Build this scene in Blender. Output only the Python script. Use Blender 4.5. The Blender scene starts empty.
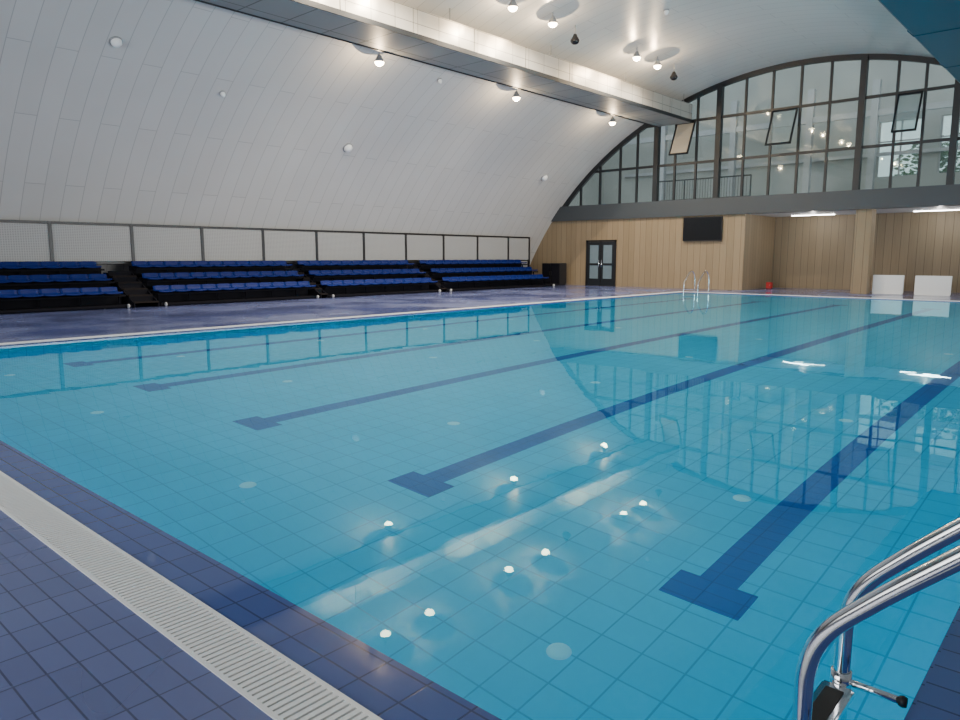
import bpy, bmesh, math, random
from mathutils import Vector, Matrix
random.seed(4)
S = bpy.context.scene
COL = S.collection
PI = math.pi

# ------------------------------------------------------------------ materials
def newmat(name):
    m = bpy.data.materials.new(name); m.use_nodes = True
    nt = m.node_tree
    return m, nt, nt.nodes['Principled BSDF'], nt.nodes['Material Output']

def plain(name, col, rough=.5, metal=0., var=.08, scale=6., emit=None, estr=0., spec=.5):
    m, nt, b, o = newmat(name)
    n = nt.nodes.new('ShaderNodeTexNoise'); n.inputs['Scale'].default_value = scale
    tc = nt.nodes.new('ShaderNodeTexCoord'); nt.links.new(tc.outputs['Object'], n.inputs['Vector'])
    mx = nt.nodes.new('ShaderNodeMix'); mx.data_type = 'RGBA'
    mx.inputs['A'].default_value = tuple(c*(1-var) for c in col)+(1,)
    mx.inputs['B'].default_value = tuple(min(1, c*(1+var)) for c in col)+(1,)
    nt.links.new(n.outputs['Fac'], mx.inputs['Factor'])
    nt.links.new(mx.outputs['Result'], b.inputs['Base Color'])
    b.inputs['Roughness'].default_value = rough; b.inputs['Metallic'].default_value = metal
    b.inputs['Specular IOR Level'].default_value = spec
    if emit:
        b.inputs['Emission Color'].default_value = emit+(1,); b.inputs['Emission Strength'].default_value = estr
    return m

def tile(name, c1, c2, mortar, bw, rh, ms, mode='xy', rough=.25, offset=0., shift=(0,0), bump=.15, wet=False, uv=False, metal=0., stain=.18, glow=0.):
    m, nt, b, o = newmat(name)
    N = nt.nodes.new; L = nt.links.new
    br = N('ShaderNodeTexBrick'); br.offset = offset; br.squash = 1
    br.inputs['Scale'].default_value = 1; br.inputs['Mortar Size'].default_value = ms
    br.inputs['Mortar Smooth'].default_value = .2
    br.inputs['Brick Width'].default_value = bw; br.inputs['Row Height'].default_value = rh
    br.inputs['Color1'].default_value = c1+(1,); br.inputs['Color2'].default_value = c2+(1,); br.inputs['Mortar'].default_value = mortar+(1,)
    g = N('ShaderNodeNewGeometry')
    if uv:
        tc = N('ShaderNodeTexCoord'); L(tc.outputs['UV'], br.inputs['Vector'])
    else:
        sp = N('ShaderNodeSeparateXYZ'); L(g.outputs['Position'], sp.inputs[0])
        cb = N('ShaderNodeCombineXYZ')
        ax = N('ShaderNodeMath'); ax.inputs[1].default_value = shift[0]; ax.operation = 'ADD'
        ay = N('ShaderNodeMath'); ay.inputs[1].default_value = shift[1]; ay.operation = 'ADD'
        if mode == 'xy':
            L(sp.outputs[0], ax.inputs[0]); L(sp.outputs[1], ay.inputs[0])
        else:
            ad = N('ShaderNodeMath'); ad.operation = 'ADD'
            L(sp.outputs[0], ad.inputs[0]); L(sp.outputs[1], ad.inputs[1]); L(ad.outputs[0], ax.inputs[0]); L(sp.outputs[2], ay.inputs[0])
        L(ax.outputs[0], cb.inputs[0]); L(ay.outputs[0], cb.inputs[1]); L(cb.outputs[0], br.inputs['Vector'])
    nz = N('ShaderNodeTexNoise'); nz.inputs['Scale'].default_value = .8; nz.inputs['Detail'].default_value = 4
    L(g.outputs['Position'], nz.inputs['Vector'])
    mx = N('ShaderNodeMix'); mx.data_type = 'RGBA'; mx.blend_type = 'MULTIPLY'; mx.inputs['Factor'].default_value = stain
    L(br.outputs['Color'], mx.inputs['A']); L(nz.outputs['Fac'], mx.inputs['B'])
    L(mx.outputs['Result'], b.inputs['Base Color'])
    b.inputs['Metallic'].default_value = metal
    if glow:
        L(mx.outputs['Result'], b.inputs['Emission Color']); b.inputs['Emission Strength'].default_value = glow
    if wet:
        n3 = N('ShaderNodeTexNoise'); n3.inputs['Scale'].default_value = .45; n3.inputs['Detail'].default_value = 3
        L(g.outputs['Position'], n3.inputs['Vector'])
        mr = N('ShaderNodeMapRange'); mr.inputs['From Min'].default_value = .40; mr.inputs['From Max'].default_value = .60
        mr.inputs['To Min'].default_value = rough*.4; mr.inputs['To Max'].default_value = rough*1.3
        L(n3.outputs['Fac'], mr.inputs['Value']); L(mr.outputs[0], b.inputs['Roughness'])
        b.inputs['IOR'].default_value = 1.65
    else:
        b.inputs['Roughness'].default_value = rough
    bp = N('ShaderNodeBump'); bp.inputs['Strength'].default_value = bump; bp.inputs['Distance'].default_value = .004; bp.invert = True
    L(br.outputs['Fac'], bp.inputs['Height']); L(bp.outputs[0], b.inputs['Normal'])
    if metal:
        n2 = N('ShaderNodeTexNoise'); n2.inputs['Scale'].default_value = 1.2; n2.inputs['Detail'].default_value = 1
        L(g.outputs['Position'], n2.inputs['Vector'])
        b2 = N('ShaderNodeBump'); b2.inputs['Strength'].default_value = .35; b2.inputs['Distance'].default_value = .10
        L(n2.outputs['Fac'], b2.inputs['Height']); L(bp.outputs[0], b2.inputs['Normal']); L(b2.outputs[0], b.inputs['Normal'])
    return m

def wood(name):
    m, nt, b, o = newmat(name); N = nt.nodes.new; L = nt.links.new
    g = N('ShaderNodeNewGeometry'); sp = N('ShaderNodeSeparateXYZ'); L(g.outputs['Position'], sp.inputs[0])
    ad = N('ShaderNodeMath'); L(sp.outputs[0], ad.inputs[0]); L(sp.outputs[1], ad.inputs[1])
    cb = N('ShaderNodeCombineXYZ'); L(ad.outputs[0], cb.inputs[0]); L(sp.outputs[2], cb.inputs[1])
    br = N('ShaderNodeTexBrick'); br.offset = 0
    for k, v in (('Scale', 1), ('Mortar Size', .007), ('Brick Width', .3), ('Row Height', 40.), ('Bias', -.1)): br.inputs[k].default_value = v
    br.inputs['Color1'].default_value = (.335,.255,.158,1); br.inputs['Color2'].default_value = (.29,.22,.133,1); br.inputs['Mortar'].default_value = (.12,.09,.055,1)
    ps = N('ShaderNodeVectorMath'); ps.operation = 'ADD'; ps.inputs[1].default_value = (0, 10, 0)
    L(cb.outputs[0], ps.inputs[0]); L(ps.outputs[0], br.inputs['Vector'])
    mp = N('ShaderNodeMapping'); mp.inputs['Scale'].default_value = (14, .8, 1); L(cb.outputs[0], mp.inputs['Vector'])
    nz = N('ShaderNodeTexNoise'); nz.inputs['Scale'].default_value = 1.5; nz.inputs['Detail'].default_value = 5; L(mp.outputs[0], nz.inputs['Vector'])
    mx = N('ShaderNodeMix'); mx.data_type = 'RGBA'; mx.blend_type = 'MULTIPLY'; mx.inputs['Factor'].default_value = .25
    L(br.outputs['Color'], mx.inputs['A']); L(nz.outputs['Fac'], mx.inputs['B']); L(mx.outputs['Result'], b.inputs['Base Color'])
    b.inputs['Roughness'].default_value = .55
    return m

def glass_thin(name, tint=(.9,.95,.95), refl=.12, body=.0, bodycol=(.7,.75,.75)):
    m, nt, b, o = newmat(name); N = nt.nodes.new; L = nt.links.new
    tr = N('ShaderNodeBsdfTransparent'); tr.inputs[0].default_value = tint+(1,)
    gl = N('ShaderNodeBsdfGlossy'); gl.inputs['Roughness'].default_value = .03; gl.inputs['Color'].default_value = (.9,.95,.95,1)
    df = N('ShaderNodeBsdfDiffuse'); df.inputs[0].default_value = bodycol+(1,)
    m1 = N('ShaderNodeMixShader'); m1.inputs[0].default_value = body
    L(tr.outputs[0], m1.inputs[1]); L(df.outputs[0], m1.inputs[2])
    fr = N('ShaderNodeFresnel'); fr.inputs[0].default_value = 1.45
    ad = N('ShaderNodeMath'); ad.operation = 'ADD'; ad.inputs[1].default_value = refl; L(fr.outputs[0], ad.inputs[0])
    m2 = N('ShaderNodeMixShader'); L(ad.outputs[0], m2.inputs[0]); L(m1.outputs[0], m2.inputs[1]); L(gl.outputs[0], m2.inputs[2])
    L(m2.outputs[0], o.inputs['Surface'])
    return m

def meshmat(name):
    m, nt, b, o = newmat(name); N = nt.nodes.new; L = nt.links.new
    b.inputs['Base Color'].default_value = (.40,.405,.40,1); b.inputs['Roughness'].default_value = .5
    g = N('ShaderNodeNewGeometry'); sp = N('ShaderNodeSeparateXYZ'); L(g.outputs['Position'], sp.inputs[0])
    cb = N('ShaderNodeCombineXYZ'); L(sp.outputs[1], cb.inputs[0]); L(sp.outputs[2], cb.inputs[1])
    br = N('ShaderNodeTexBrick'); br.offset = 0
    for k, v in (('Scale', 1), ('Mortar Size', .01), ('Brick Width', .06), ('Row Height', .045)): br.inputs[k].default_value = v
    L(cb.outputs[0], br.inputs['Vector'])
    tr = N('ShaderNodeBsdfTransparent')
    mr = N('ShaderNodeMapRange'); mr.inputs['To Min'].default_value = .65; mr.inputs['To Max'].default_value = .95
    L(br.outputs['Fac'], mr.inputs['Value'])
    mx = N('ShaderNodeMixShader'); L(mr.outputs[0], mx.inputs[0]); L(tr.outputs[0], mx.inputs[1]); L(b.outputs[0], mx.inputs[2])
    L(mx.outputs[0], o.inputs['Surface'])
    return m

def water(name):
    m, nt, b, o = newmat(name); N = nt.nodes.new; L = nt.links.new
    gl = N('ShaderNodeBsdfGlass'); gl.inputs['IOR'].default_value = 1.333; gl.inputs['Roughness'].default_value = 0
    gl.inputs['Color'].default_value = (.62,.95,1,1)
    g = N('ShaderNodeNewGeometry')
    nz = N('ShaderNodeTexNoise'); nz.inputs['Scale'].default_value = 1.3; nz.inputs['Detail'].default_value = 2.5
    L(g.outputs['Position'], nz.inputs['Vector'])
    bp = N('ShaderNodeBump'); bp.inputs['Strength'].default_value = .12; bp.inputs['Distance'].default_value = .012
    L(nz.outputs['Fac'], bp.inputs['Height']); L(bp.outputs[0], gl.inputs['Normal'])
    L(gl.outputs[0], o.inputs['Surface'])
    return m

def emis(name, col, s):
    m, nt, b, o = newmat(name)
    b.inputs['Base Color'].default_value = (.8,.8,.8,1)
    b.inputs['Emission Color'].default_value = col+(1,); b.inputs['Emission Strength'].default_value = s
    return m

M = {}
M['deck'] = tile('deck_tile', (.120,.145,.325), (.138,.165,.365), (.055,.066,.155), .20, .10, .004, rough=.22, wet=True, bump=.2, stain=.05)
M['lip'] = tile('lip_tile', (.070,.115,.345), (.082,.132,.38), (.030,.052,.16), .20, .125, .0045, rough=.05, shift=(0,-.02), bump=.1)
M['basin'] = tile('basin_tile', (.0002,.62,.90), (.0002,.655,.94), (.0002,.42,.70), .25, .25, .006, rough=.4, glow=.16)  # glow is added emission, standing in for light within the water
M['basinw'] = tile('basin_wall_tile', (.0002,.62,.90), (.0002,.655,.94), (.0002,.42,.70), .25, .25, .006, mode='wall', rough=.4, glow=.16)  # same added glow on the basin walls, no lamp behind it
M['lane'] = tile('lane_tile', (.0002,.12,.45), (.0002,.13,.48), (.0002,.085,.34), .25, .125, .005, rough=.4, glow=.16)  # lane tiles also emit slightly, added light that keeps them blue
M['vault'] = tile('vault_panel', (.63,.62,.59), (.655,.645,.615), (.43,.425,.405), 4.2, .5, .010, rough=.32, offset=.5, uv=True, bump=.12, stain=.1)
M['wood'] = wood('wood_cladding')
M['water'] = water('pool_water')
M['white'] = plain('white_plastic', (.90,.91,.90), .4, var=.03)
M['greyp'] = plain('grey_plastic', (.42,.43,.44), .5, var=.03)
M['inlet'] = plain('inlet_plastic', (.5,.86,.95), .4, var=.03, emit=(.45,.85,.95), estr=.18)  # faint emission added so the covers stand out, they are not lamps
M['whitep'] = plain('white_paint', (.72,.72,.70), .5, var=.03)
M['wall'] = plain('grey_wall', (.22,.22,.22), .6, var=.04, scale=.6)
M['gallery'] = plain('gallery_wall', (.31,.32,.30), .7, var=.22, scale=.5)
M['frame'] = plain('dark_frame', (.012,.015,.019), .4, var=.05)
M['beam'] = plain('beam_grey', (.050,.060,.070), .45, var=.05, scale=.8)
M['black'] = plain('black_plastic', (.012,.012,.014), .4, var=.1)
M['bleach'] = plain('bleacher_black', (.006,.006,.010), .7, var=.1, spec=.12)
M['tread'] = plain('tread_brown', (.020,.016,.015), .8, spec=.1)
M['seat'] = plain('seat_blue', (.0012,.012,.125), .5, var=.06, spec=.2)
M['chrome'] = plain('chrome', (.86,.87,.88), .13, metal=1., var=.02)
M['rubber'] = plain('rubber', (.01,.01,.012), .6)
M['glass'] = glass_thin('window_glass', tint=(.88,.92,.91), refl=.0)
M['frost'] = glass_thin('frosted_glass', tint=(.85,.92,.9), refl=.02, body=.15, bodycol=(.45,.54,.52))
M['glass2'] = glass_thin('sash_glass', refl=.1, body=.18, bodycol=(.6,.64,.62))
M['glass3'] = glass_thin('sash_glass_warm', refl=.1, body=.75, bodycol=(.62,.56,.46))  # beige body colour stands in for the ceiling reflected in the pane
M['mesh'] = meshmat('perforated_panel')
M['teal'] = plain('teal_duct', (.005,.080,.125), .5, var=.05)
M['red'] = plain('red_paint', (.5,.02,.02), .4)
M['screen'] = plain('screen', (.006,.007,.009), .12)
M['lamp'] = emis('lamp_lens', (1,.78,.48), 45)
M['tube'] = emis('tube_diffuser', (1,.97,.92), 18)
M['grey'] = plain('grey_metal', (.33,.34,.35), .4, metal=.3)
M['ductside'] = tile('duct_side', (.60,.58,.54), (.65,.63,.59), (.24,.235,.22), .8, .36, .010, mode='wall', rough=.34, metal=.6)
M['ductbot'] = tile('duct_bottom', (.24,.25,.25), (.27,.28,.28), (.08,.08,.08), 3.2, 1.2, .02, rough=.5)
M['bark'] = plain('bark', (.09,.06,.04), .8)
M['leaf'] = plain('leaf_green', (.06,.14,.035), .6, var=.5, scale=3)

# ------------------------------------------------------------------ mesh helpers
class MB:
    def __init__(s): s.bm = bmesh.new()
    def box(s, x0, x1, y0, y1, z0, z1, mat=None):
        r = bmesh.ops.create_cube(s.bm, size=1)
        bmesh.ops.scale(s.bm, vec=(abs(x1-x0), abs(y1-y0), abs(z1-z0)), verts=r['verts'])
        bmesh.ops.translate(s.bm, vec=((x0+x1)/2, (y0+y1)/2, (z0+z1)/2), verts=r['verts'])
        if mat: bmesh.ops.transform(s.bm, matrix=mat, verts=r['verts'])
        return s
    def prism(s, poly, y0, y1):       # polygon in (x, z), extruded along y
        a = [s.bm.verts.new((x, y0, z)) for x, z in poly]; b = [s.bm.verts.new((x, y1, z)) for x, z in poly]
        n = len(poly)
        s.bm.faces.new(a); s.bm.faces.new(b[::-1])
        for i in range(n): s.bm.faces.new((a[i], b[i], b[(i+1) % n], a[(i+1) % n]))
        return s
    def tube(s, pts, r, seg=12, cap=True):
        pts = [Vector(p) for p in pts]
        rings = []; up = None
        for i, p in enumerate(pts):
            d = (pts[min(i+1, len(pts)-1)]-pts[max(i-1, 0)]).normalized()
            if up is None:
                up = d.orthogonal().normalized()
            up = (up-d*up.dot(d)).normalized(); w = d.cross(up)
            rings.append([s.bm.verts.new(p+r*(math.cos(2*PI*k/seg)*up+math.sin(2*PI*k/seg)*w)) for k in range(seg)])
        for a, b in zip(rings, rings[1:]):
            for k in range(seg):
                f = s.bm.faces.new((a[k], a[(k+1) % seg], b[(k+1) % seg], b[k])); f.smooth = True
        if cap: s.bm.faces.new(rings[0][::-1]); s.bm.faces.new(rings[-1])
        return s
    def lathe(s, prof, seg=24, mat=None, smooth=True):    # (r, z)
        vs = []
        for r, z in prof:
            if r < 1e-6: vs.append([s.bm.verts.new((0, 0, z))])
            else: vs.append([s.bm.verts.new((r*math.cos(2*PI*k/seg), r*math.sin(2*PI*k/seg), z)) for k in range(seg)])
        for a, b in zip(vs, vs[1:]):
            for k in range(seg):
                q = [a[k % len(a)], a[(k+1) % seg % len(a)], b[(k+1) % seg % len(b)], b[k % len(b)]]
                u = []
                for v in q:
                    if v not in u: u.append(v)
                if len(u) > 2:
                    f = s.bm.faces.new(u); f.smooth = smooth
        if mat: bmesh.ops.transform(s.bm, matrix=mat, verts=[v for l in vs for v in l])
        return s
    def build(s, name, mat, parent=None, bevel=0., recalc=True):
        if recalc: bmesh.ops.recalc_face_normals(s.bm, faces=s.bm.faces)
        if bevel:
            bmesh.ops.bevel(s.bm, geom=[e for e in s.bm.edges if e.calc_face_angle(0) > .6], offset=bevel, segments=2, affect='EDGES', clamp_overlap=True)
        me = bpy.data.meshes.new(name); s.bm.to_mesh(me); s.bm.free(); me.materials.append(mat)
        o = bpy.data.objects.new(name, me); COL.objects.link(o)
        if parent: o.parent = parent
        return o

def tag(o, label=None, cat=None, group=None, kind=None):
    if label: o['label'] = label
    if cat: o['category'] = cat
    if group: o['group'] = group
    if kind: o['kind'] = kind
    return o
def empty(name, loc=(0,0,0), rz=0.):
    o = bpy.data.objects.new(name, None); COL.objects.link(o); o.location = loc; o.rotation_euler.z = rz; o.empty_display_size = .2
    return o
def smooth_path(pts, n=8):
    P = [Vector(p) for p in pts]; P = [2*P[0]-P[1]]+P+[2*P[-1]-P[-2]]
    out = []
    for i in range(1, len(P)-2):
        for k in range(n):
            t = k/n
            a, b, c, d = P[i-1:i+3]
            out.append(.5*((2*b)+(c-a)*t+(2*a-5*b+4*c-d)*t*t+(3*b-a-3*c+d)*t**3))
    out.append(P[-2]); return out

# ------------------------------------------------------------------ dimensions
CX, CZ, R = -10.4, -5.94, 15.0
def vz(x): return CZ+math.sqrt(R*R-(x-CX)**2)
def vxl(z, r=R): return CX-math.sqrt(r*r-(z-CZ)**2)
def vxr(z, r=R): return CX+math.sqrt(r*r-(z-CZ)**2)
YW = 30.4            # end wall
XL, XR, Y0, Y1 = -13.18, -.35, 1.55, 27.05   # water
LIP, GUT = .25, .22
ZB = -1.42; ZW = -.02
NEAR = -5.5

# ------------------------------------------------------------------ floor
f = MB()
gx0 = XL-LIP-GUT; gy0 = Y0-LIP-GUT; gy1 = Y1+LIP+GUT
f.box(-24.6, 3.9, NEAR, gy0, -.3, 0)
f.box(-24.6, gx0, gy0, gy1, -.3, 0)
f.box(-24.6, 3.9, gy1, 36.2, -.3, 0)
f.box(XR+.42, 3.9, gy0, gy1, -.3, 0)
f.box(gx0, XR+.42, gy0, gy0+GUT, -.3, -.16); f.box(gx0, XR+.42, gy1-GUT, gy1, -.3, -.16); f.box(gx0, gx0+GUT, gy0+GUT, gy1-GUT, -.3, -.16)
tag(f.build('floor', M['deck']), 'dark blue tiled pool deck', kind='structure')

# ------------------------------------------------------------------ basin
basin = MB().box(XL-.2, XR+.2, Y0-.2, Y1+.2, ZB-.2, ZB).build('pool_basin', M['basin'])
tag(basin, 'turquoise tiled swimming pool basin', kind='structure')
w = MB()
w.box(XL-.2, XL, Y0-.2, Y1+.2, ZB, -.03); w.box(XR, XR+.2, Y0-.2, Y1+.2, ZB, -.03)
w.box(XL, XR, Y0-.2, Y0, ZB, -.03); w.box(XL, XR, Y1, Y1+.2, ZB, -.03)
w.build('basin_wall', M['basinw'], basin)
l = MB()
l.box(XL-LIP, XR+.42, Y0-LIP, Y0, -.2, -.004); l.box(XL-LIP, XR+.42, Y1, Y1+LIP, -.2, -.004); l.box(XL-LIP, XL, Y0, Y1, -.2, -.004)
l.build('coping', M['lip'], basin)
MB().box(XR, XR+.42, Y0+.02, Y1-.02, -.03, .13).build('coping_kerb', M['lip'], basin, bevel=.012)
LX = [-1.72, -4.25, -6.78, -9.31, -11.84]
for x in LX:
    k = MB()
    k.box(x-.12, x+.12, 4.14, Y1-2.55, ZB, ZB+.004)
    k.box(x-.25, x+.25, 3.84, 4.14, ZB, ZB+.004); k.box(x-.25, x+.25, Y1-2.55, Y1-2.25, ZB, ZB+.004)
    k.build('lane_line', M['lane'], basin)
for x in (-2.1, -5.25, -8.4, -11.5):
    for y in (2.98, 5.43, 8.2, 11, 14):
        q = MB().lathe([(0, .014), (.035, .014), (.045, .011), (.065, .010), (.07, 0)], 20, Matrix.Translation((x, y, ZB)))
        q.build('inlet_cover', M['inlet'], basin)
wm = MB(); vs = [wm.bm.verts.new(p) for p in ((XL, Y0, ZW), (XR, Y0, ZW), (XR, Y1, ZW), (XL, Y1, ZW))]; wm.bm.faces.new(vs)
wat = wm.build('pool_water', M['water'], recalc=False)
tag(wat, 'calm clear water filling the turquoise pool', 'water', kind='stuff')

# gratings: rails plus cross slats
def grating(x0, x1, y0, y1, along, label):
    r = empty('gutter_grating', ((x0+x1)/2, (y0+y1)/2, 0)); tag(r, label, 'grating')
    lx, ly = (x1-x0)/2, (y1-y0)/2
    a = MB(); s = MB(); P = .030; H = .0100
    if along == 'x':
        a.box(-lx, lx, -ly, -ly+.018, -.16, .004); a.box(-lx, lx, ly-.018, ly, -.16, .004)
        n = int(2*lx/P)
        for i in range(n):
            c = -lx+(i+.5)*P; s.box(c-H, c+H, -ly+.018, ly-.018, -.012, .004)
    else:
        a.box(-lx, -lx+.018, -ly, ly, -.16, .004); a.box(lx-.018, lx, -ly, ly, -.16, .004)
        n = int(2*ly/P)
        for i in range(n):
            c = -ly+(i+.5)*P; s.box(-lx+.018, lx-.018, c-H, c+H, -.012, .004)
    a.build('side_rail', M['white'], r); s.build('slats', M['white'], r)
grating(gx0+GUT, XR+.42, gy0, gy0+GUT, 'x', 'white slatted gutter grating in front, along the near end of the pool')
grating(gx0, gx0+GUT, gy0, gy1, 'y', 'white slatted gutter grating along the long pool side facing the bleachers')
grating(gx0+GUT, XR+.42, gy1-GUT, gy1, 'x', 'white slatted gutter grating along the far end before the wood wall')

# ------------------------------------------------------------------ vault
bm = bmesh.new(); uvl = bm.loops.layers.uv.new('UVMap')
a0 = math.atan2(-.25-CZ, -math.sqrt(R*R-(-.25-CZ)**2)); a1 = PI-a0
NS = 128; YE = YW+.25
prev = None
for i in range(NS+1):
    a = a0+(a1-a0)*i/NS
    x, z = CX+R*math.cos(a), CZ+R*math.sin(a); s_ = R*(a0-a)
    cur = (bm.verts.new((x, NEAR, z)), bm.verts.new((x, YE, z)), s_)
    if prev:
        fc = bm.faces.new((prev[0], prev[1], cur[1], cur[0])); fc.smooth = True
        for lp, uv in zip(fc.loops, ((prev[2], NEAR+20), (prev[2], YE+20), (cur[2], YE+20), (cur[2], NEAR+20))): lp[uvl].uv = uv
    prev = cur
me = bpy.data.meshes.new('ceiling'); bm.to_mesh(me); bm.free(); me.materials.append(M['vault'])
ceil = bpy.data.objects.new('ceiling', me); COL.objects.link(ceil)
tag(ceil, 'curved pale grey panelled barrel vault ceiling', kind='structure')

def archpoly(z0, z1, xa=None, xb=None, r=R, n=40):
    pts = []
    xl0, xr0 = (xa if xa is not None else vxl(z0, r)), (xb if xb is not None else vxr(z0, r))
    pts.append((xl0, z0)); pts.append((xr0, z0))
    if xb is None:
        for i in range(1, n+1):
            z = z0+(z1-z0)*i/n; pts.append((vxr(z, r), z))
    else: pts.append((xb, z1))
    if xa is None:
        for i in range(n, 0, -1):
            z = z0+(z1-z0)*i/n; pts.append((vxl(z, r), z))
    else: pts.append((xa, z1))
    return pts
def fullarch(z0, r, n=80):
    aL = math.acos((vxl(z0, r)-CX)/r); aR = PI-aL
    return [(CX+r*math.cos(aR+(aL-aR)*i/n), CZ+r*math.sin(aR+(aL-aR)*i/n)) for i in range(n+1)]

# end wall, wood clad, with recess
XRET = -12.25
tag(MB().prism(archpoly(0, 3.2, xb=XRET), YW, YW+.25).build('wall_back', M['wood']), 'wood clad end wall below the arched window', kind='structure')
tag(MB().box(XRET-.2, XRET, YW+.25, 34.0, 0, 3.2).build('wall_recess_side', M['wood']), 'wood clad return wall of the recess', kind='structure')
tag(MB().box(XRET, 3.6, 33.8, 34.0, 0, 3.2).build('wall_recess', M['wood']), 'wood clad wall at the back of the recess', kind='structure')
tag(MB().box(-7.98, -7.42, YW+.02, YW+.62, 0, 3.2).build('column', M['wood']), 'square wood clad column below the arched window', kind='structure')
tag(MB().prism(archpoly(3.2, 3.92), YW-.12, YW+.3).build('trim_1', M['beam']), 'dark grey beam under the arched window', kind='structure')
tag(MB().box(-24, 3.6, YW+.3, 37.2, 3.2, 3.9).build('floor_gallery', M['whitep']), 'upper gallery floor slab', kind='structure')
tag(MB().box(-24.4, 3.8, NEAR-.2, NEAR, -.2, 9.3).build('wall_front', M['wall']), kind='structure')
# gallery back wall with window openings to the sky
g = MB()
g.box(-26, -9.0, 37, 37.2, 3.9, 12); g.box(-2.0, 5, 37, 37.2, 3.9, 12); g.box(-9.0, -2.0, 37, 37.2, 7.4, 12); g.box(-9.0, -2.0, 37, 37.2, 3.9, 5.0)
g.box(-7.2, -6.6, 37, 37.2, 5.0, 7.4); g.box(-4.9, -4.3, 37, 37.2, 5.0, 7.4)
tag(g.build('wall_gallery', M['gallery']), 'pale wall of the room behind the arched window', kind='structure')
w2 = empty('window_2', (-5.5, 37.1, 5.0)); tag(w2, 'row of frosted windows at the back of the gallery room', kind='structure')
for a, b in ((-9.0, -7.2), (-6.6, -4.9), (-4.3, -2.0)):
    a += 5.5; b += 5.5
    MB().box(a, b, -.005, .005, 0, 2.4).build('pane', M['frost'], w2)
    MB().box(a, a+.06, -.04, .04, 0, 2.4).box(b-.06, b, -.04, .04, 0, 2.4).box((a+b)/2-.03, (a+b)/2+.03, -.04, .04, 0, 2.4).box(a, b, -.04, .04, 1.5, 1.56).build('window_frame', M['grey'], w2)
b_ = MB().box(-23.6, -23.4, YW+.3, 37, 3.9, 12).box(3.4, 3.6, YW+.3, 37, 3.9, 12)
tag(b_.build('wall_gallery_side', M['gallery']), kind='structure')
# columns and tie beams of the gallery
gb = MB()
for x in (-19, -15.2, -11.6, -8.9, -4.6): gb.box(x-.14, x+.14, 35.6, 35.9, 3.9, 9.0)
gb.box(-22, 2, 35.65, 35.85, 7.5, 7.75); gb.box(-22, 2, 36.8, 36.98, 5.9, 6.05)
tag(gb.build('trim_2', M['grey']), 'grey columns and beams in the room behind the arched window', kind='structure')

# ------------------------------------------------------------------ arched window
win = empty('window_1', (0, 0, 0)); tag(win, 'large arched glazed screen with dark frames', kind='structure')
outer = fullarch(3.92, R+.02); inner = fullarch(3.92, R-.2)
fr = MB()
ya, yb = YW, YW+.16
oa = [fr.bm.verts.new((x, ya, z)) for x, z in outer]; ob = [fr.bm.verts.new((x, yb, z)) for x, z in outer]
ia = [fr.bm.verts.new((x, ya, z)) for x, z in inner]; ib = [fr.bm.verts.new((x, yb, z)) for x, z in inner]
for i in range(len(outer)-1):
    fr.bm.faces.new((oa[i], oa[i+1], ia[i+1], ia[i])); fr.bm.faces.new((ob[i], ib[i], ib[i+1], ob[i+1]))
    fr.bm.faces.new((ia[i], ia[i+1], ib[i+1], ib[i])); fr.bm.faces.new((oa[i], ob[i], ob[i+1], oa[i+1]))
fr.build('arch_frame', M['frame'], win)
MINOR = [-20.6, -19.5, -18.4, -17.5, -15.6, -14.6, -12.5, -11.4, -10.3, -9.2, -6.9, -6.0, -4.0, -3.0, -1.0, 0.]
MAJOR = [-16.5, -13.6, -8.05, -5.0, -2.0]
for x in MINOR: MB().box(x-.045, x+.045, YW+.02, YW+.12, 3.92, vz(x)-.1).build('mullion', M['frame'], win)
for x in MAJOR: MB().box(x-.11, x+.11, YW-.08, YW+.16, 3.92, vz(x)-.1).build('main_mullion', M['frame'], win)
TZ = [5.5, 7.3]
for z in TZ: MB().box(vxl(z)+.1, vxr(z)-.1, YW+.03, YW+.11, z-.055, z+.055).build('transom', M['frame'], win)
MB().prism([p for p in fullarch(3.92, R-.15)], YW+.06, YW+.07).build('pane', M['glass'], win)
for xa, xb, gm in ((-15.6, -14.6, 'glass3'), (-11.4, -10.3, 'glass2'), (-6.9, -6.0, 'glass2')):
    sh = MB(); a, b, h = xa+.05, xb-.05, 1.55
    T = Matrix.Translation((0, YW-.02, 7.24)) @ Matrix.Rotation(-math.radians(24), 4, 'X')
    for q in ((a, a+.06, -h, 0), (b-.06, b, -h, 0), (a, b, -.06, 0), (a, b, -h, -h+.06)): sh.box(q[0], q[1], -.03, .03, q[2], q[3], mat=T)
    s_ = sh.build('sash', M['frame'], win)
    MB().box(a+.05, b-.05, -.006, .006, -h+.05, -.05, mat=T).build('sash_pane', M[gm], s_)

# gallery railing
br = empty('balustrade', (-14.7, YW+1.0, 3.9)); tag(br, 'dark metal railing behind the lower panes of the arched window', 'railing')
MB().tube([(-2.4, 0, 1.0), (2.2, 0, 1.0)], .03).build('handrail', M['frame'], br)
MB().tube([(-2.4, 0, .12), (2.2, 0, .12)], .018).build('bottom_rail', M['frame'], br)
for i in range(4): MB().tube([(-2.4+i*4.6/3, 0, 0), (-2.4+i*4.6/3, 0, 1.0)], .03).build('post', M['frame'], br)
bb = MB()
for i in range(36): bb.tube([(-2.35+i*.125, 0, .12), (-2.35+i*.125, 0, 1.0)], .009, 6)
bb.build('balusters', M['frame'], br)
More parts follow.
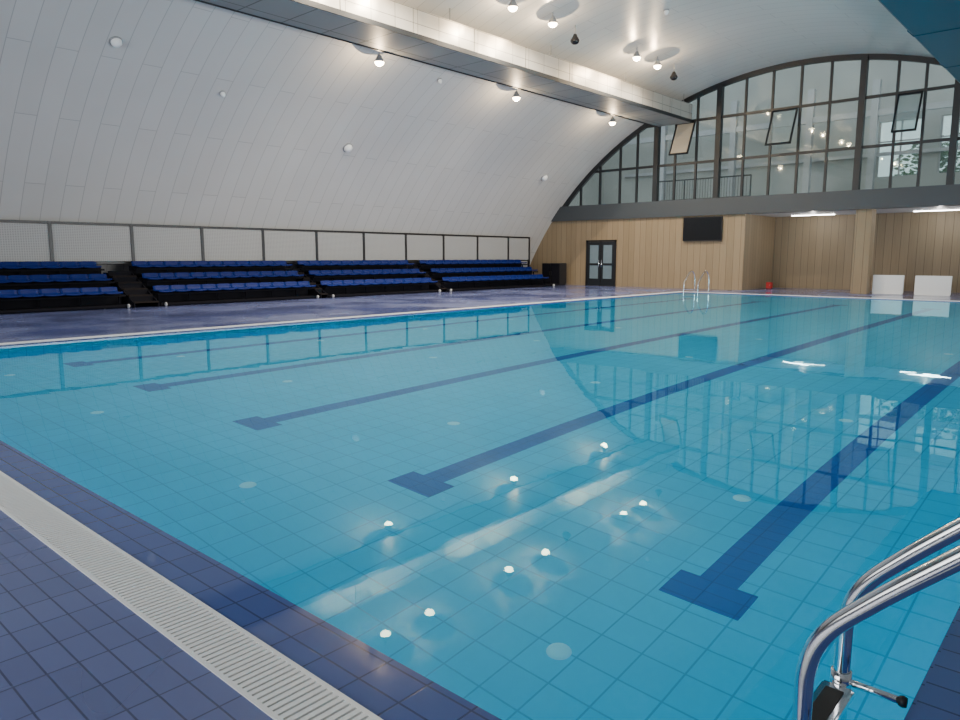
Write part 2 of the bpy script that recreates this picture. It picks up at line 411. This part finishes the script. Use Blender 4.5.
# tree outside the gallery windows
tr = empty('tree', (-6.0, 40.5, 0)); tag(tr, 'green tree outside, seen through the right side of the arched window', 'tree')
MB().tube(smooth_path([(0, 0, 0), (.05, 0, 2), (-.1, .1, 4), (.1, 0, 5.5)]), .16).build('trunk', M['bark'], tr)
lf = MB()
for i in range(1500):
    v = Vector((random.gauss(0, 1), random.gauss(0, 1), random.gauss(0, 1))).normalized()*random.uniform(.4, 1)
    c = Vector((v.x*3.2, v.y*1.2, 5.7+v.z*1.5)); s_ = random.uniform(.12, .22)
    q = Matrix.Translation(c) @ Matrix.Rotation(random.uniform(0, 6.28), 4, 'Z') @ Matrix.Rotation(random.uniform(0, 3.14), 4, 'X')
    lf.bm.faces.new([lf.bm.verts.new(q @ Vector(p)) for p in ((-s_, 0, 0), (0, -s_*.5, 0), (s_, 0, 0), (0, s_*.5, 0))])
lf.build('foliage', M['leaf'], tr)

# ------------------------------------------------------------------ door
d = empty('door_1', (-19.3, YW, 0)); tag(d, 'dark framed double door with glass panes in the wood wall', kind='structure')
dm = MB(); dm.box(-.85, -.76, -.06, .02, 0, 2.22).box(.76, .85, -.06, .02, 0, 2.22).box(-.85, .85, -.06, .02, 2.14, 2.22).build('door_frame', M['black'], d)
dg = plain('door_glass_tint', (.16,.22,.26), .15)
for sx in (-1, 1):
    c = sx*.385
    lf = MB().box(c-.37, c-.25, -.05, -.005, .01, 2.13).box(c+.25, c+.37, -.05, -.005, .01, 2.13).box(c-.25, c+.25, -.05, -.005, 1.98, 2.13).box(c-.25, c+.25, -.05, -.005, .01, .35).box(c-.25, c+.25, -.05, -.005, 1.0, 1.1).build('door_leaf', M['frame'], d)
    MB().box(c-.25, c+.25, -.035, -.02, .35, 1.0).box(c-.25, c+.25, -.035, -.02, 1.1, 1.98).build('door_glass', dg, lf)
    MB().tube([(sx*.07, -.05, .9), (sx*.07, -.1, .92), (sx*.07, -.1, 1.23), (sx*.07, -.05, 1.25)], .014).build('handle', M['chrome'], lf)

# television
tv = empty('television', (-14.1, YW-.08, 2.1)); tag(tv, 'large black television hung on the wood wall below the beam', 'television')
MB().box(-.9, .9, -.05, .02, 0, 1.04).build('casing', M['black'], tv, bevel=.01)
MB().box(-.87, .87, -.054, -.049, .04, 1.01).build('screen', M['screen'], tv)
MB().box(-.3, .3, .02, .078, .3, .75).build('wall_bracket', M['grey'], tv)

# white panels by the column, red box, black cabinet
def panel(x, y, wd, label):
    p = empty('white_panel', (x, y, 0)); tag(p, label, 'panel', 'white panels on the far deck')
    MB().box(-wd/2, wd/2, -.05, .05, .03, .72).build('board', M['white'], p, bevel=.012)
    MB().box(-wd/2+.02, wd/2-.02, -.10, .10, 0, .03).build('base', M['white'], p, bevel=.008)
panel(-6.80, 30.9, 1.05, 'low white panel standing right beside the wood column')
panel(-5.30, 30.75, 1.15, 'low white panel standing farther from the column, at the right edge')
rb = empty('extinguisher_box', (-11.75, 32.2, 0)); tag(rb, 'small red extinguisher box on the floor by the recess corner', 'extinguisher box')
MB().box(-.11, .11, -.11, .11, .03, .3).build('cabinet', M['red'], rb, bevel=.012)
MB().box(-.09, .09, -.118, -.11, .06, .27).build('door', M['red'], rb, bevel=.003)
MB().box(.055, .075, -.13, -.118, .15, .2).build('latch', M['grey'], rb)
MB().box(-.1, .1, -.1, .1, 0, .03).build('plinth', M['black'], rb)
cb = empty('equipment_cabinet', (-21.5, 29.55, 0)); tag(cb, 'black cabinet beside the end of the bleachers, left of the glass door', 'cabinet')
MB().box(-.55, .55, -.3, .3, .06, 1.1).build('body', M['black'], cb, bevel=.02)
for sx in (-1, 1):
    q = MB().box(sx*.27-.25, sx*.27+.25, -.32, -.302, .1, 1.06).build('door', M['bleach'], cb, bevel=.004)
    MB().box(sx*.06-.012, sx*.06+.012, -.345, -.32, .5, .7).build('handle', M['black'], q)
MB().box(-.5, .5, -.26, .26, 0, .06).build('plinth', M['rubber'], cb)

# ------------------------------------------------------------------ strip lights in the recess
def strip(x, label):
    t = empty('strip_light', (x, 32.5, 3.2)); tag(t, label, 'strip light', 'strip lights under the gallery')
    MB().box(-.9, .9, -.08, .08, -.03, 0).build('housing', M['white'], t)
    MB().box(-.87, .87, -.045, .045, -.055, -.03).build('diffuser', M['tube'], t, bevel=.01)
    ld = bpy.data.lights.new('strip_lamp', 'POINT'); ld.energy = 22; ld.shadow_soft_size = 0; ld.color = (1, .95, .88)
    lo = bpy.data.objects.new('strip_lamp', ld); COL.objects.link(lo); lo.parent = t; lo.location = (0, 0, -.35)
strip(-10.2, 'bright strip light on the recess ceiling left of the wood column')
strip(-5.6, 'bright strip light on the recess ceiling right of the wood column')

# ------------------------------------------------------------------ ducts
du = empty('ventilation_duct', (-15.56, 0, 7.2)); tag(du, 'long silvery ventilation duct running under the vault above the bleacher side', 'duct')
L0, L1 = NEAR+.1, YW-.15
DH = .74
MB().box(-.8, .8, L0, L1, 0, .06).build('bottom_panel', M['ductbot'], du)
for sx in (-1, 1):
    y = L0
    while y < L1-.1:
        e = min(y+2.4, L1); h = DH if sx > 0 else .58
        MB().box(sx*.78-.02, sx*.78+.02, y+.012, e-.012, .06, h).build('side_panel', M['ductside'], du); y = e
MB().prism([(-.76, .52), (.76, DH-.06), (.76, DH), (-.76, .58)], L0, L1).build('top_panel', M['whitep'], du)
MB().box(-.83, -.8, L0, L1, -.03, .09).box(.8, .83, L0, L1, -.03, .10).build('edge_rail', M['frame'], du)
y = 1.0
while y < L1:
    for sx in (-.6, .6): MB().tube([(sx, y, DH-.14), (sx, y, vz(-15.56+sx)-7.2-.005)], .015, 6).build('hanger_rod', M['grey'], du)
    y += 4.8
td = empty('air_duct', (-3.9, 0, 7.05)); tag(td, 'dark teal duct under the ceiling in the top right corner', 'duct')
MB().prism([(-.95, .15), (-.8, 0), (.58, 0), (.60, .1), (.3, .28), (-.3, .57), (-.95, .86)], L0, L1).build('body', M['teal'], td)
y = 1.0
while y < L1:
    MB().prism([(-.97, .14), (-.82, -.02), (.59, -.02), (.61, .1), (.3, .29), (-.3, .58), (-.97, .62)], y, y+.05).build('flange', M['teal'], td); y += 4.2

# ------------------------------------------------------------------ floodlights
def make_flood(x, y, z, label, lit=True):
    t = empty('floodlight', (x, y, z)); tag(t, label, 'floodlight', 'ceiling floodlights')
    MB().lathe([(0, .2), (.05, .2), (.07, .15), (.12, .06), (.15, .01), (.15, -.01), (.14, -.01), (.13, .0), (0, .0)], 24).build('housing', M['grey'] if lit else M['black'], t)
    MB().lathe([(0, -.11), (.06, -.105), (.11, -.075), (.135, -.03), (.138, .006), (0, .006)], 24).build('lens', M['lamp'] if lit else M['screen'], t)
    MB().tube([(0, 0, .2), (0, 0, vz(x)-z-.002)], .014, 8).build('stem', M['grey'], t)
    if lit:
        for kind, e in (('SPOT', 680), ('POINT', 120)):
            ld = bpy.data.lights.new('flood_lamp', kind); ld.energy = e; ld.shadow_soft_size = 0; ld.color = (1,.74,.45) if kind == 'POINT' else (1,.88,.70)
            if kind == 'SPOT': ld.spot_size = math.radians(155); ld.spot_blend = .6
            lo = bpy.data.objects.new('flood_lamp', ld); COL.objects.link(lo); lo.parent = t; lo.location = (0, 0, -.16)
for i, y in enumerate((14.3, 20.6, 27.0)):
    make_flood(-16.75, y, 7.0, ['lit floodlight left of the silvery duct, upper left one of the three in view', 'lit floodlight left of the silvery duct, middle one of the three in view', 'lit floodlight left of the silvery duct, closest to the arched window'][i])
labs = ['lit floodlight right of the duct, nearest one, only mirrored in the water', 'lit floodlight right of the duct, second nearest, only mirrored in the water',
        'lit floodlight at the top edge right of the duct, first of the near pair', 'lit floodlight right of the duct, second of the near pair',
        'lit floodlight right of the duct, first of the pair near the arched window', 'lit floodlight right of the duct, second of the pair near the arched window']
for y, lb in zip((11.5, 13.1, 16.6, 18.5, 23.5, 25.0), labs): make_flood(-13.65, y, 8.38, lb)
make_flood(-13.8, 19.9, 8.2, 'unlit dark floodlight right of the duct beside the near lit pair', False)
make_flood(-13.65, 26.3, 8.2, 'unlit dark floodlight right of the duct closest to the arched window', False)

# ceiling sensors on the vault
def sensor(x, y, label, r=.13):
    z = vz(x); n = Vector((CX-x, 0, CZ-z)).normalized()
    q = n.to_track_quat('Z', 'Y')
    t = empty('ceiling_speaker', (x, y, z)); t.rotation_mode = 'QUATERNION'; t.rotation_quaternion = q
    tag(t, label, 'ceiling fixture', 'small round fixtures on the vault')
    MB().lathe([(0, 0), (r*1.15, 0), (r*1.15, .03), (r, .04)], 20).build('base_ring', M['grey'], t)
    MB().lathe([(r, .03), (r*.9, .09), (r*.55, .14), (0, .16)], 20).build('dome', M['white'], t)
sensor(-18.7, 7.7, 'small round white fixture highest on the left of the vault')
sensor(-19.5, 10.85, 'small round white fixture, second from the left on the vault', .07)
sensor(-20.5, 16.0, 'round white fixture on the middle of the vault above the fence', .16)
sensor(-20.6, 27.4, 'round white fixture on the vault closest to the arched window', .16)
sensor(-17.6, 17.6, 'small round white fixture on the vault just below the duct', .07)
sensor(-11.5, 21.5, 'small round white fixture on the ceiling right of the floodlights', .08)

# ------------------------------------------------------------------ fence behind the bleachers
XF = -22.7
fe = empty('guard_fence', (XF, 0, 0)); tag(fe, 'long guard fence of black posts and pale mesh panels behind the bleachers', 'fence')
ys = [2.7+2.24*k for k in range(12)]+[29.0]
for y in ys: MB().box(-.045, .045, y-.045, y+.045, 0, 2.4).build('post', M['black'], fe)
for a, b in zip(ys, ys[1:]):
    p = MB().box(-.012, .012, a+.04, b-.04, 1.28, 2.32).build('mesh_panel', M['mesh'], fe)
MB().box(-.035, .035, ys[0], ys[-1], 2.33, 2.40).build('top_rail', M['black'], fe)
MB().box(-.035, .035, ys[0], ys[-1], 1.2, 1.27).build('bottom_rail', M['black'], fe)

# ------------------------------------------------------------------ bleachers
XB = -20.5; PITCH = .68; RISE = .35
sb = bmesh.new()
prof = [(.20, .0), (.19, .03), (.10, .025), (-.02, .015), (-.12, .02), (-.17, .05), (-.195, .11), (-.21, .17), (-.215, .185)]
grid = []
for x, z in prof:
    row = []
    for j in range(7):
        v = (j-3)/3
        row.append(sb.verts.new((x+(.02*v*v if z > .06 else 0), .242*v, z+(.02*v*v if z < .1 else -.012*v**4))))
    grid.append(row)
for a, b in zip(grid, grid[1:]):
    for j in range(6):
        fc = sb.faces.new((a[j], a[j+1], b[j+1], b[j])); fc.smooth = True
bmesh.ops.recalc_face_normals(sb, faces=sb.faces)
bmesh.ops.solidify(sb, geom=sb.faces[:], thickness=.015)
seat_me = bpy.data.meshes.new('seat'); sb.to_mesh(seat_me); sb.free(); seat_me.materials.append(M['seat'])
def bleacher(y0, y1, label):
    Lh = (y1-y0)/2
    t = empty('bleacher_section', (XB, (y0+y1)/2, 0)); tag(t, label, 'bleachers', 'bleacher sections along the side')
    for k in range(3):
        x1 = -k*PITCH; x0 = x1-PITCH; zt = .09+k*RISE
        MB().box(x0, x1, -Lh, Lh, zt-.05, zt).build('platform', M['bleach'], t, bevel=.006)
        if k: MB().box(x1-.03, x1-.005, -Lh, Lh, zt-RISE, zt-.05).build('riser', M['bleach'], t)
        else: MB().box(x1-.05, x1-.02, -Lh, Lh, .015, .04).build('riser', M['bleach'], t)
        sx = x1-.36
        rb_ = MB().box(sx-.16, sx+.1, -Lh+.05, Lh-.05, zt+.22, zt+.27)
        n = int((2*Lh-.06)/.49)
        for i in range(0, n+1, 2):
            yy = -Lh+.15+(2*Lh-.3)*i/n; rb_.box(sx-.14, sx-.10, yy-.02, yy+.02, zt, zt+.26)
        rb_.build('seat_support', M['bleach'], t)
        for i in range(n):
            o = bpy.data.objects.new('seat', seat_me); COL.objects.link(o); o.parent = t
            o.location = (sx, (i+.5-n/2)*.49, zt+.30)
    MB().box(-3*PITCH, -3*PITCH+.03, -Lh, Lh, 0, 1.15).build('back_panel', M['bleach'], t)
    for yy in (-Lh+.12, Lh-.12):
        MB().lathe([(0, -.02), (.05, -.02), (.06, -.012), (.06, .012), (.05, .02), (0, .02)], 20, Matrix.Translation((.05, yy, .06)) @ Matrix.Rotation(PI/2, 4, 'X')).build('caster', M['greyp'], t)
bleacher(2.2, 8.4, 'leftmost section of dark bleachers with blue seats')
bleacher(9.2, 14.65, 'bleacher section with blue seats between the two left aisle stairs')
bleacher(15.05, 20.5, 'third section of blue-seated bleachers from the left')
bleacher(20.9, 28.2, 'farthest bleacher section with blue seats, next to the end wall')
def aisle(y0, y1, label):
    Lh = (y1-y0)/2-.03
    t = empty('aisle_stairs', (XB, (y0+y1)/2, 0)); tag(t, label, 'stairs', 'aisle stairs between bleachers')
    for k in range(6):
        x1 = -k*PITCH/2; x0 = x1-PITCH/2; zt = .16+k*RISE/2
        if zt > .95: break
        s_ = MB().box(x0, x1, -Lh, Lh, zt-.04, zt).build('step', M['tread'], t, bevel=.005)
        MB().box(x1-.03, x1-.002, -Lh, Lh, zt-.004, zt+.004).build('nosing', M['bleach'], s_)
        MB().box(x0, x0+.02, -Lh, Lh, zt, zt+RISE/2-.04).build('step_riser', M['bleach'], s_)
    for sy in (-1, 1):
        MB().prism([(0, 0), (-2.0, 0), (-2.0, .95), (-1.7, .95), (0, .12)], sy*Lh-.015, sy*Lh+.015).build('stringer', M['bleach'], t)
aisle(8.43, 9.17, 'aisle stairs with dark treads nearest the left edge')
aisle(14.68, 15.02, 'aisle stairs in the middle, between second and third bleacher sections')
aisle(20.53, 20.87, 'aisle stairs farthest from the camera, before the last bleacher section')

# ------------------------------------------------------------------ ladders
def ladder(loc, rz, label, SY=.175, zs=1., rr=.0235):
    t = empty('pool_ladder', loc, rz); tag(t, label, 'pool ladder', 'chrome pool ladders')
    prof = [(.66, 0), (.66, .5), (.60, .78), (.42, .94), (.22, .91), (.07, .80), (-.06, .68), (-.18, .56), (-.27, .455), (-.31, .35), (-.315, .2), (-.315, -.2), (-.315, -.95)]
    XP = -.315
    for sy in (-SY, SY):
        pts = smooth_path([(x, sy, z*zs if z > .3 else z) for x, z in prof], 8)
        r = MB().tube(pts, rr, 18).build('rail', M['chrome'], t)
        MB().lathe([(0, 0), (.06, 0), (.06, .012), (.034, .03), (rr+.001, .03)], 20, Matrix.Translation((.66, sy, .0))).build('base_flange', M['chrome'], r)
        b = MB().tube([(XP, sy, .14), (-.155, sy, .14)], .011, 10).lathe([(rr+.001, -.03), (rr+.0055, -.03), (rr+.0055, .03), (rr+.001, .03)], 18, Matrix.Translation((XP, sy, .14))).build('wall_spacer', M['chrome'], t)
        MB().lathe([(0, -.010), (.014, -.010), (.017, 0), (.014, .010), (0, .010)], 18, Matrix.Translation((-.150, sy, .14)) @ Matrix.Rotation(PI/2, 4, 'Y')).build('bumper', M['rubber'], b)
    for k, z in enumerate((.12, -.18, -.48, -.78)):
        s_ = MB().box(-.36, -.27, -SY+.02, SY-.02, z-.014, z+.014).build('step', M['chrome'], t, bevel=.006)
        MB().box(-.34, -.29, -SY+.06, SY-.06, z+.0142, z+.018).build('grip_pad', M['rubber'], s_)
ladder((-.215, 2.04, 0), 0, 'large chrome pool ladder at the bottom right corner of the photo', .18)
ladder((-12.88, 27.185, 0), PI/2, 'chrome pool ladder at the far left corner of the pool', .30, .88, .024)

# ------------------------------------------------------------------ light and camera
W = bpy.data.worlds.new('World'); S.world = W; W.use_nodes = True
W.node_tree.nodes['Background'].inputs[0].default_value = (.84,.92,1, 1); W.node_tree.nodes['Background'].inputs[1].default_value = 1.8
def area(name, loc, rot, sx, sy, e, col, spread=PI):
    ld = bpy.data.lights.new(name, 'AREA'); ld.shape = 'RECTANGLE'; ld.size = sx; ld.size_y = sy; ld.energy = e; ld.color = col; ld.spread = spread
    o = bpy.data.objects.new(name, ld); COL.objects.link(o); o.location = loc; o.rotation_euler = rot
area('fill_near_end', (-10.4, NEAR+.2, 3.4), (math.radians(86), 0, 0), 20, 4.5, 750, (.98,.99,1), math.radians(120))  # added fill lamp behind the camera, no window modelled there
area('fill_side', (1.6, 18, 2.6), (0, math.radians(94), 0), 2.6, 22, 1250, (1,.985,.96), math.radians(95))  # added fill lamp out of view on the right, brightens the left vault

cam = bpy.data.cameras.new('camera'); co = bpy.data.objects.new('camera', cam); COL.objects.link(co)
co.location = (0, 0, 1.4); co.rotation_euler = (math.radians(90-8.16), 0, math.radians(41.9))
cam.sensor_width = 36; cam.lens = 718/960*36; cam.clip_start = .05; cam.clip_end = 200
S.camera = co
